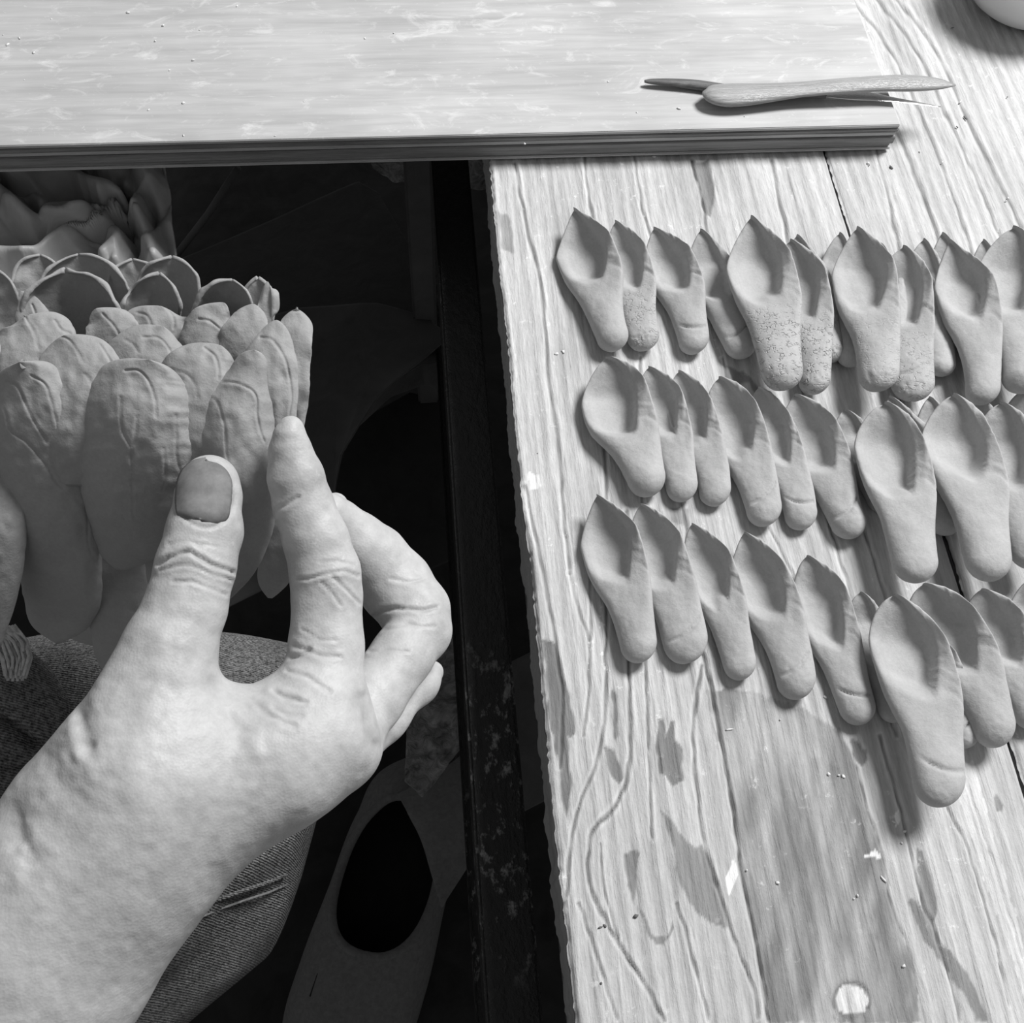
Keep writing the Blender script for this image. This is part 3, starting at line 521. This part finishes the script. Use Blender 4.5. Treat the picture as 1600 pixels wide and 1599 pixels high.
# ------------------------------------------------------------------ the person's hand and arm (one continuous surface from a distance field)
VX = .0006
def to_c(px, py, d): return np.array([(px-800)/F*d, -(py-799.5)/F*d, -d])
class Field:
    def __init__(s, lo, hi):
        s.lo = np.array(lo); s.n = np.ceil((np.array(hi)-s.lo)/VX).astype(int)+1; s.D = np.full(s.n, .05, np.float32)
    def cone(s, a, b, k=.004):
        (ax, ay, ad, ar), (bx, by, bd, br) = a, b; A, B = to_c(ax, ay, ad), to_c(bx, by, bd); ra, rb = ar*ad/F, br*bd/F
        r = max(ra, rb)+k*2+.002; lo = np.maximum(((np.minimum(A, B)-r-s.lo)/VX).astype(int), 0); hi = np.minimum(((np.maximum(A, B)+r-s.lo)/VX).astype(int)+2, s.n)
        if (hi <= lo).any(): return
        g = [s.lo[i]+VX*np.arange(lo[i], hi[i], dtype=np.float32) for i in range(3)]; X, Y, Z = np.meshgrid(*g, indexing='ij', sparse=True)
        v = B-A; L2 = v@v+1e-12; t = np.clip(((X-A[0])*v[0]+(Y-A[1])*v[1]+(Z-A[2])*v[2])/L2, 0, 1)
        d = np.sqrt((X-A[0]-t*v[0])**2+(Y-A[1]-t*v[1])**2+(Z-A[2]-t*v[2])**2)-(ra+(rb-ra)*t)
        sl = tuple(slice(lo[i], hi[i]) for i in range(3)); s.D[sl] = smin(s.D[sl], d.astype(np.float32), k)
    def chain(s, pts, k=.004):
        for a, b in zip(pts[:-1], pts[1:]): s.cone(a, b, k)
def smin(a, b, k):
    h = np.clip(.5+.5*(b-a)/k, 0, 1); return b+(a-b)*h-k*h*(1-h)
def nets(D, lo):
    s = D < 0; e = []; n = D.shape; c = np.zeros(tuple(np.array(n)-1), np.int8)
    for o in np.ndindex(2, 2, 2): c += s[o[0]:n[0]-1+o[0], o[1]:n[1]-1+o[1], o[2]:n[2]-1+o[2]]
    act = (c > 0) & (c < 8); ids = np.full(act.shape, -1, np.int64); ix = np.argwhere(act); ids[act] = np.arange(len(ix)); acc = np.zeros((len(ix), 3)); cnt = np.zeros(len(ix))
    for ax in range(3):
        for o1 in (0, 1):
            for o2 in (0, 1):
                off = [0, 0, 0]; oth = [i for i in range(3) if i != ax]; off[oth[0]] = o1; off[oth[1]] = o2; p = ix+off; q = p.copy(); q[:, ax] += 1
                a = D[tuple(p.T)]; b = D[tuple(q.T)]; mk_ = (a < 0) != (b < 0); t = np.where(mk_, a/(a-b+1e-20), 0); pt = p.astype(float); pt[:, ax] += t; acc[mk_] += pt[mk_]; cnt += mk_
    V = acc/cnt[:, None]*VX+lo; Fs = []
    for ax in range(3):
        o1, o2 = [(1, 2), (2, 0), (0, 1)][ax]; sl0 = [slice(None)]*3; sl1 = [slice(None)]*3; sl0[ax] = slice(0, -1); sl1[ax] = slice(1, None)
        ch = s[tuple(sl0)] != s[tuple(sl1)]; pos = np.argwhere(ch); fw = s[tuple(pos.T)]
        ok = (pos[:, o1] > 0) & (pos[:, o2] > 0) & (pos[:, o1] < n[o1]-1) & (pos[:, o2] < n[o2]-1) & (pos[:, ax] < n[ax]-1); pos = pos[ok]; fw = fw[ok]
        def at(a, b): p = pos.copy(); p[:, o1] -= a; p[:, o2] -= b; return ids[tuple(p.T)]
        f = np.stack([at(0, 0), at(1, 0), at(1, 1), at(0, 1)], 1); f[~fw] = f[~fw][:, ::-1]; Fs.append(f)
    return V, np.concatenate(Fs)
lo = np.array([-.172, -.175, -.40]); hi = np.array([-.008, .035, -.205])
pal = Field(lo, hi)
# forearm and wrist
pal.chain([(-260,1800,.262,215),(-60,1590,.262,196),(50,1455,.264,168),(160,1325,.268,142)], .006)
pal.chain([(-200,1720,.262,190),(80,1520,.266,140),(235,1350,.270,108)], .008)
pal.chain([(170,1330,.268,150),(250,1240,.270,140)], .012); pal.cone((120,1250,.268,75), (200,1180,.268,95), .012)
# back of hand, heel and web
pal.cone((250,1240,.270,128), (430,1190,.276,92), .014); pal.cone((240,1290,.276,100), (460,1175,.284,84), .010)
pal.cone((430,1190,.276,90), (505,1150,.282,78), .01); pal.cone((320,1260,.276,88), (515,1170,.288,60), .008)
pal.cone((230,1200,.266,100), (262,1060,.268,70), .012); pal.cone((262,1130,.270,72), (430,1160,.278,44), .008)
pal.cone((365,1160,.276,54), (470,1130,.280,56), .01)
# thumb
pal.chain([(225,1120,.266,88),(266,1010,.270,70),(290,950,.273,62),(306,885,.276,60),(320,830,.279,57),(326,775,.282,49),(328,756,.284,45)], .0018)
pal.cone((235,1090,.270,66), (262,1040,.272,60), .006)
pal.cone((500,1165,.284,60), (549,1178,.288,36), .006)
fi = Field(lo, hi)
fi.chain([(505,1150,.282,66),(508,1085,.285,60),(510,1010,.289,57),(511,930,.292,54)], .002)
fi.chain([(511,930,.291,54),(508,895,.291,54),(494,845,.291,50),(474,790,.290,46)], .0015)
fi.chain([(474,790,.290,46),(462,745,.288,43),(454,705,.287,33),(453,680,.286,24),(455,668,.286,18)], .0015)
fi.cone((468,1080,.282,34), (450,1090,.281,26), .008)
mi = Field(lo, hi)
mi.chain([(540,1150,.296,54),(580,1090,.304,52),(628,1025,.314,48),(655,985,.322,49)], .002)
mi.chain([(655,985,.322,50),(648,955,.326,54),(618,915,.330,57),(584,872,.328,52),(556,846,.324,46)], .002)
mi.chain([(556,846,.324,46),(530,818,.320,36),(515,800,.316,30)], .002)
ri = Field(lo, hi)
ri.chain([(540,1180,.306,42),(600,1120,.318,34),(655,1068,.330,27),(676,1050,.336,17)], .005)
ri.chain([(515,800,.336,30),(524,790,.340,20)], .003); 

D = fi.D
D = smin(D, mi.D, .0012); D = smin(D, ri.D, .0012); D = smin(pal.D, D, .007)
V, Fc = nets(D, lo)
# lit smoothing then skin folds
px = 800+V[:, 0]/-V[:, 2]*F; py = 799.5-V[:, 1]/-V[:, 2]*F
me = bpy.data.meshes.new('t'); me.from_pydata(V.tolist(), [], Fc.tolist()); nr = np.zeros(len(V)*3, np.float32); me.vertices.foreach_get('normal', nr); nr = nr.reshape(-1, 3); bpy.data.meshes.remove(me)
front = np.clip((nr*(-V/np.linalg.norm(V, axis=1, keepdims=True))).sum(1), 0, 1); sgn = 1 if front.mean() > .15 else -1
folds = [([(247,881),(259,870),(297,862),(331,881),(366,894)], 1.2, 4), ([(249,890),(275,884),(300,883),(330,896),(362,906)], .6, 3), ([(270,908),(300,909),(331,922),(353,930)], .7, 3), ([(262,850),(300,846),(345,858)], .35, 3),
 ([(428,800),(448,790),(465,777)], .9, 4), ([(461,907),(500,899),(539,893),(560,900)], .7, 3), ([(519,903),(545,926),(562,944)], .6, 3), ([(503,910),(520,930),(534,948)], .5, 3), ([(500,880),(530,876),(552,884)], .35, 3),
 ([(454,1027),(470,1024),(485,1016)], 1.0, 4), ([(457,1008),(497,1024),(530,1028)], .6, 4), ([(448,1046),(480,1058),(515,1080)], .7, 4), ([(428,1079),(454,1092),(476,1098)], 1.0, 4), ([(470,985),(500,1000),(525,1000)], .35, 3),
 ([(574,972),(600,955),(640,951),(680,951)], 1.1, 4), ([(600,985),(640,975),(680,980)], .4, 3), ([(578,1020),(610,1015),(640,1020)], .4, 3), ([(610,905),(640,912),(660,905)], .5, 3),
 ([(334,1070),(348,1095),(362,1120),(375,1143)], 1.0, 8), ([(119,1085),(124,1112),(134,1165)], 1.6, 9), ([(430,1105),(450,1118),(470,1120)], .5, 4), ([(395,1090),(415,1110),(440,1128),(460,1135)], .6, 5), ([(566,1090),(575,1130),(585,1160)], 1.2, 8), ([(20,1270),(30,1310),(45,1340)], 1.3, 9), ([(75,1180),(100,1230),(125,1250)], .8, 9)]
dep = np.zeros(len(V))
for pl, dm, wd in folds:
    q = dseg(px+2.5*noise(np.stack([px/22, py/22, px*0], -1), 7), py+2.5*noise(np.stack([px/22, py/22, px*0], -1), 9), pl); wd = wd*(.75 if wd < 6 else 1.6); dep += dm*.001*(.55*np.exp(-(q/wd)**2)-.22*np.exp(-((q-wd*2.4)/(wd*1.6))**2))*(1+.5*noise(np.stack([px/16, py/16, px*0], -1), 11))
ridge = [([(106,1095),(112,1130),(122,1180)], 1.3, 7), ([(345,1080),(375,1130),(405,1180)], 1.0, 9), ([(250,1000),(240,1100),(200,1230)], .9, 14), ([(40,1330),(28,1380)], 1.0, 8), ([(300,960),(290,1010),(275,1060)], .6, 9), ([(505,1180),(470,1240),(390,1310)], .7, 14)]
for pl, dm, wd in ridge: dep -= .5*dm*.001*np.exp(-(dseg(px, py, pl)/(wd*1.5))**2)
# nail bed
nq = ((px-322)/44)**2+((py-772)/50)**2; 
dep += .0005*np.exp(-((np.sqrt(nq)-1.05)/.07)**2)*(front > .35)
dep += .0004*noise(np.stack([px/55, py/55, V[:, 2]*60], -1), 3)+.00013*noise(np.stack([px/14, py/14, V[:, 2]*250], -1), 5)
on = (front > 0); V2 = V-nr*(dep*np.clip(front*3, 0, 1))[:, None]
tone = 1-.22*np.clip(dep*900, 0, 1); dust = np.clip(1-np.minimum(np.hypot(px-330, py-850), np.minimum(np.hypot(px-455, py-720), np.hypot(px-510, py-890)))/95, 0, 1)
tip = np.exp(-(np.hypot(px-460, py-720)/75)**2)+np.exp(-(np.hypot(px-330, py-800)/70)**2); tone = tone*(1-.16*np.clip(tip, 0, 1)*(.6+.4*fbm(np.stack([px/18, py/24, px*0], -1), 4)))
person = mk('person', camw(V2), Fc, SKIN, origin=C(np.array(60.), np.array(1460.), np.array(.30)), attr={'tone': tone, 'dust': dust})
tag(person, 'bare right hand and forearm of a person pinching a flower petal, in faded jeans', 'person')
# thumbnail: curved plate lying on the thumb tip
n_, m_ = 34, 26; s, t = np.linspace(-1, 1, n_), np.linspace(-1, 1, m_); S, T = np.meshgrid(s, t, indexing='ij')
ww = np.where(S > 0, (1-np.abs(S)**2.3)**.5, (1-.07*np.abs(S)**2)*np.clip((1-np.abs(S)**12), 0, 1)**.5)
NX = 319+3.5*S+T*ww*40; NY = 768-S*45+3*T
# rest each nail vertex on the skin surface: nearest front vertex depth
fr = (np.abs(px-322) < 75) & (np.abs(py-770) < 80) & (front > .12); qx, qy, qz = px[fr], py[fr], -V2[fr][:, 2]
ND = np.zeros_like(NX)
for i in range(n_):
    for j in range(m_):
        dd = (qx-NX[i, j])**2+(qy-NY[i, j])**2; k = np.argpartition(dd, 12)[:12]; ND[i, j] = qz[k].mean()
ND = ND-.0002+.0007*(np.abs(T)**5)+.0006*np.abs(S)**8+.0004*(S < -.9)
for _ in range(3): ND[1:-1, 1:-1] = (ND[1:-1, 1:-1]*2+ND[:-2, 1:-1]+ND[2:, 1:-1]+ND[1:-1, :-2]+ND[1:-1, 2:])/6
tag(shell('thumbnail', C(NX, NY, ND), np.full(NX.shape, .0010), NAIL, person, flip=False), 'thumbnail smeared with dark clay')
# jeans: thigh and knee under the hand
n_, m_ = 150, 90; s = np.linspace(0, 1, n_); a = np.linspace(0, 2*np.pi, m_, endpoint=False); S, A_ = np.meshgrid(s, a, indexing='ij')
cx, cy, cd, rr, rz = interp([(0,-420,1560,.50,380,.085),(.25,-200,1450,.50,420,.09),(.5,60,1390,.50,420,.085),(.72,280,1330,.51,350,.075),(.88,400,1285,.525,285,.06),(1,505,1245,.545,225,.04)], s)
end = np.sqrt(np.clip(1-np.clip((s-.96)/.04, 0, 1)**2, 0, 1))*.999+.001
ux, uy = .22, .975
R = (rr*end)[:, None]; PX = cx[:, None]+R*np.cos(A_)*ux*1.0; PY = cy[:, None]-R*np.cos(A_)*uy; DD = cd[:, None]-(rz*end)[:, None]*np.sin(A_)
Gd = C(PX, PY, DD); w3 = Gd*26; fold = fbm(w3, 21, 3)
wr = .006*fold+.004*np.sin(PX*.03+PY*.045+3*noise(w3*.5, 5))*sst(.3, .9, S)
Gd = C(PX, PY, DD+wr); jeans = mk('jeans', Gd.reshape(-1, 3), gridf(n_, m_, wrap=True), DENIM, person)
def jd(x, y):                                   # distance of the denim's near side under a pixel
    gx, gy = PX.ravel(), PY.ravel(); dd = (gx-x)**2+(gy-y)**2; sel = DD.ravel() < cd.mean()
    k = np.argmin(np.where(sel, dd, 1e12)); return (DD+wr).ravel()[k]
sp = [(255,1462),(275,1452),(300,1440),(340,1422),(380,1408),(420,1395),(448,1383)]
for off, r in ((0, .0006), (-16, .0010)): tag(tube('seam', [C(np.array(float(x)), np.array(float(y+off)), np.array(jd(x, y+off)-.0012)) for x, y in sp], r, SEAMT if off == 0 else DENIM, jeans, 8), 'raised topstitched denim seam')
fr_ = [[(-30+4*i, 985-abs(i-6)*1.2), (-10+4*i, 1000+2*(i % 3)), (2+3.6*i, 1025+3*(i % 4)), (8+2.4*i, 1056+4*(i % 3))] for i in range(14)]
for pl in fr_:
    tube('frayed_thread', [C(np.array(float(x)), np.array(float(y)), np.array(.4085+.002*math.sin(k*2+x))) for k, (x, y) in enumerate(pl)], .0007, THREAD, jeans, 5)
# second knee: bent fold of denim at the left
n_, m_ = 90, 70; a = np.linspace(0, np.pi, n_); b = np.linspace(0, 2*np.pi, m_, endpoint=False); A2, B2 = np.meshgrid(a, b, indexing='ij')
kx = -60+205*np.sin(A2)*np.cos(B2); ky = 1130-165*np.cos(A2)+.25*(kx+60); kd = .455-.04*np.sin(A2)*np.sin(B2)
K = C(kx, ky, kd); K = C(kx, ky, kd+.004*fbm(K*40, 9)+.006*np.exp(-(dseg(kx, ky, [(-60,1110),(0,1120),(30,1138),(62,1168)])/7)**2))
mk('knee', K.reshape(-1, 3), gridf(n_, m_, wrap=True), DENIM, jeans)

# ------------------------------------------------------------------ things under the table
def coons(name, top, bot, z, mt, label, cat, crump=.006, freq=22, seed=0, n=90, m=90, th=.0012, group=None, bow=0., folds=()):
    """sheet between a top and a bottom edge given as picture points on the plane at height z (z may be 2 values)"""
    t = np.linspace(0, 1, n); z0, z1 = z if isinstance(z, tuple) else (z, z)
    def ed(pl, zz):
        p = np.array([P(*q, zz) for q in pl]); l = np.concatenate([[0], np.cumsum(np.linalg.norm(np.diff(p, axis=0), axis=1))]); l /= l[-1]; return np.stack([np.interp(t, l, p[:, i]) for i in range(3)], -1)
    a, b = ed(top, z0), ed(bot, z1); v = np.linspace(0, 1, m); Gd = a[:, None]*(1-v[None, :, None])+b[:, None]*v[None, :, None]
    q = Gd*freq; rg = 1-np.abs(noise(q, seed)); r2 = 1-np.abs(noise(q*2.1+4, seed+1)); Gd[..., 2] += crump*(rg+.45*r2-1)+bow*np.sin(np.pi*v)[None, :]+.012*noise(Gd*4, seed+2)
    for i, pl in enumerate(folds):
        fx, fy = proj(Gd); q = dseg(fx+6*noise(Gd*50, i), fy+6*noise(Gd*50, i+9), smooth_pl(pl)); Gd[..., 2] += .010*np.exp(-(q/10)**2)-.006*np.exp(-((q-24)/10)**2)
    o = shell(name, Gd, np.full((n, m), th), mt); return tag(o, label, cat, group)
coons('crumpled_bag', [(-80,250),(60,235),(180,235),(258,240)], [(-80,520),(60,500),(190,520),(285,480)], (-.04, -.055), CLOTHL, 'crumpled pale plastic bag at the far left below the board', 'bag', .016, 36, 3, 240, 240, folds=[[(20,262),(60,268),(110,285),(170,300),(205,318)],[(0,345),(50,350),(90,338),(140,335),(185,322)],[(0,405),(60,402),(110,375),(160,345),(180,330)],[(205,330),(225,362),(238,392),(245,420)],[(225,265),(238,295),(222,330)],[(150,350),(185,380),(165,410)],[(-20,290),(20,320),(45,350)]])
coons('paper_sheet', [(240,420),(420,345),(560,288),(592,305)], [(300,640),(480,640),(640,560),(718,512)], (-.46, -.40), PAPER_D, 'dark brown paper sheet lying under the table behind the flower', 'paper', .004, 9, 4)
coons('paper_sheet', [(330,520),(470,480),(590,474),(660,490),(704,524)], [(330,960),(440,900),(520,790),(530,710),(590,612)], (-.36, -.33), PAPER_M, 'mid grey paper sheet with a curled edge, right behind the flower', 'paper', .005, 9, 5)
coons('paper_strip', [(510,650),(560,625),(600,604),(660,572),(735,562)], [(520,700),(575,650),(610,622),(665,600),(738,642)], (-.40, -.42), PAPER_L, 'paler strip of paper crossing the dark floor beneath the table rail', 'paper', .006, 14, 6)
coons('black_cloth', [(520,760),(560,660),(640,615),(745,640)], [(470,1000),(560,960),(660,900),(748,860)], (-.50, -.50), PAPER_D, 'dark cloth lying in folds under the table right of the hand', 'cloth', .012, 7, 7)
coons('plastic_bag', [(575,255),(600,250),(680,245),(760,240)], [(585,262),(625,290),(690,306),(770,290)], (-.30, -.32), PLAST, 'clear crumpled plastic bag hanging below the board edge near the table', 'bag', .012, 30, 8)
coons('plastic_wrap', [(640,990),(690,985),(740,1005)], [(632,1220),(660,1245),(748,1135)], (-.60, -.60), PLAST, 'wrinkled clear plastic wrap on the floor beside the pointed fingertip', 'plastic', .012, 34, 9)
coons('paper_sheet', [(740,1010),(790,1040),(870,1000)], [(700,1260),(780,1290),(880,1240)], (-.66, -.66), PAPER_M, 'grey paper sheet showing on both sides of the black rail', 'paper', .004, 8, 10)
coons('canvas_bag', [(620,1240),(680,1210),(760,1150),(775,1160)], [(660,1310),(690,1420),(740,1340),(790,1260)], (-.64, -.66), CANVAS, 'dim canvas bag slumped on the floor between shoe and rail', 'bag', .01, 12, 11)
rod = tube('thin_rod', [P(372,262,-.3), P(325,335,-.35), P(276,398,-.40)], .0035, PAPER_M, None, 10); tag(rod, 'thin dim rod leaning in the dark below the board', 'rod')
# shoe
sh = tag(empty('shoe', tuple(P(590, 1420, -.75))), 'pale canvas slip-on shoe with a dark opening, on the floor below the forearm', 'shoe')
hl, toe_ = P(660, 1190, -.70), P(500, 1760, -.70); axs = toe_-hl; axs[2] = 0; Ls = np.linalg.norm(axs); au = axs/Ls; av = np.array([-au[1], au[0], 0])
n_, m_ = 90, 60; s = np.linspace(0, 1, n_); a = np.linspace(0, np.pi, m_); S, A_ = np.meshgrid(s, a, indexing='ij')
hw_, hh, sh_ = interp([(0,.012,.05,0),(.05,.034,.066,0),(.2,.05,.075,0),(.42,.056,.075,.0),(.62,.060,.06,-.002),(.8,.056,.045,-.005),(.94,.036,.034,-.007),(1,.006,.02,-.006)], s)
base = hl*1; base[2] = -.735
Gd = base+S[..., None]*Ls*au+(hw_[:, None]*np.sign(np.cos(A_))*np.abs(np.cos(A_))**.8+sh_[:, None])[..., None]*av+(hh[:, None]*np.sin(A_)**.75)[..., None]*np.array([0, 0, 1.])
op = ((S-.36)/.22)**2+(np.cos(A_)/.86)**2 < 1
fs = gridf(n_, m_); oc = op.ravel()[fs].all(1); up = mk('upper', Gd.reshape(-1, 3), fs[~oc], CANVAS, sh)
md = up.modifiers.new('thickness', 'SOLIDIFY'); md.thickness = .004
b2 = base+S[..., None]*Ls*au+((hw_[:, None]+.004)*np.cos(A_)+sh_[:, None])[..., None]*av; So = b2.copy(); So[..., 2] = -.735; 
ou = np.concatenate([So[:, 0], So[::-1, -1]]); k = len(ou); lowr = ou.copy(); lowr[:, 2] = -.749
f = [[i, (i+1) % k, k+(i+1) % k, k+i] for i in range(k)]+[list(range(k))[::-1], list(range(k, 2*k))]; fo = np.empty(len(f), object)
for i, q in enumerate(f): fo[i] = q
mk('sole', np.concatenate([ou, lowr]), fo, CANVAS, sh, smooth=False)
ins = So*1; ins[..., 2] = -.728; ii = np.concatenate([ins[2:-2, 0]*.93+ins[2:-2, -1]*.07, (ins[2:-2, -1]*.93+ins[2:-2, 0]*.07)[::-1]]); fo = np.empty(1, object); fo[0] = list(range(len(ii)))
mk('insole', ii, fo, BLACKC, sh)

t_ = np.linspace(0, 2*np.pi, 61); cp = []
for q in t_:
    ss = .36+.22*math.cos(q); ca = .86*math.sin(q); aa = math.acos(ca); i = np.interp(ss, s, np.arange(n_)); i0 = int(round(i))
    cp.append(base+ss*Ls*au+(hw_[i0]*np.sign(ca)*abs(ca)**.8+sh_[i0])*av+np.array([0, 0, hh[i0]*math.sin(aa)**.75+.001]))
cp = np.array(cp); cp[1:-1] = (cp[:-2]+cp[1:-1]*2+cp[2:])/4
tube('collar', cp, .0045, CANVAS, sh, 10)

def on_shoe(ss, aa, up_=.0015):
    i0 = int(round(np.interp(ss, s, np.arange(n_)))); return base+ss*Ls*au+(hw_[i0]*np.sign(math.cos(aa))*abs(math.cos(aa))**.8+sh_[i0])*av+np.array([0, 0, hh[i0]*math.sin(aa)**.75+up_])
tube('stitching', [on_shoe(.63+.03*math.sin(a_), a_) for a_ in np.linspace(.15, 3.0, 30)], .0016, PAPER_L, sh, 6)
tube('pull_tab', [on_shoe(q, 2.0+.2*q) for q in np.linspace(.65, .71, 6)], .003, BLACKC, sh, 6)
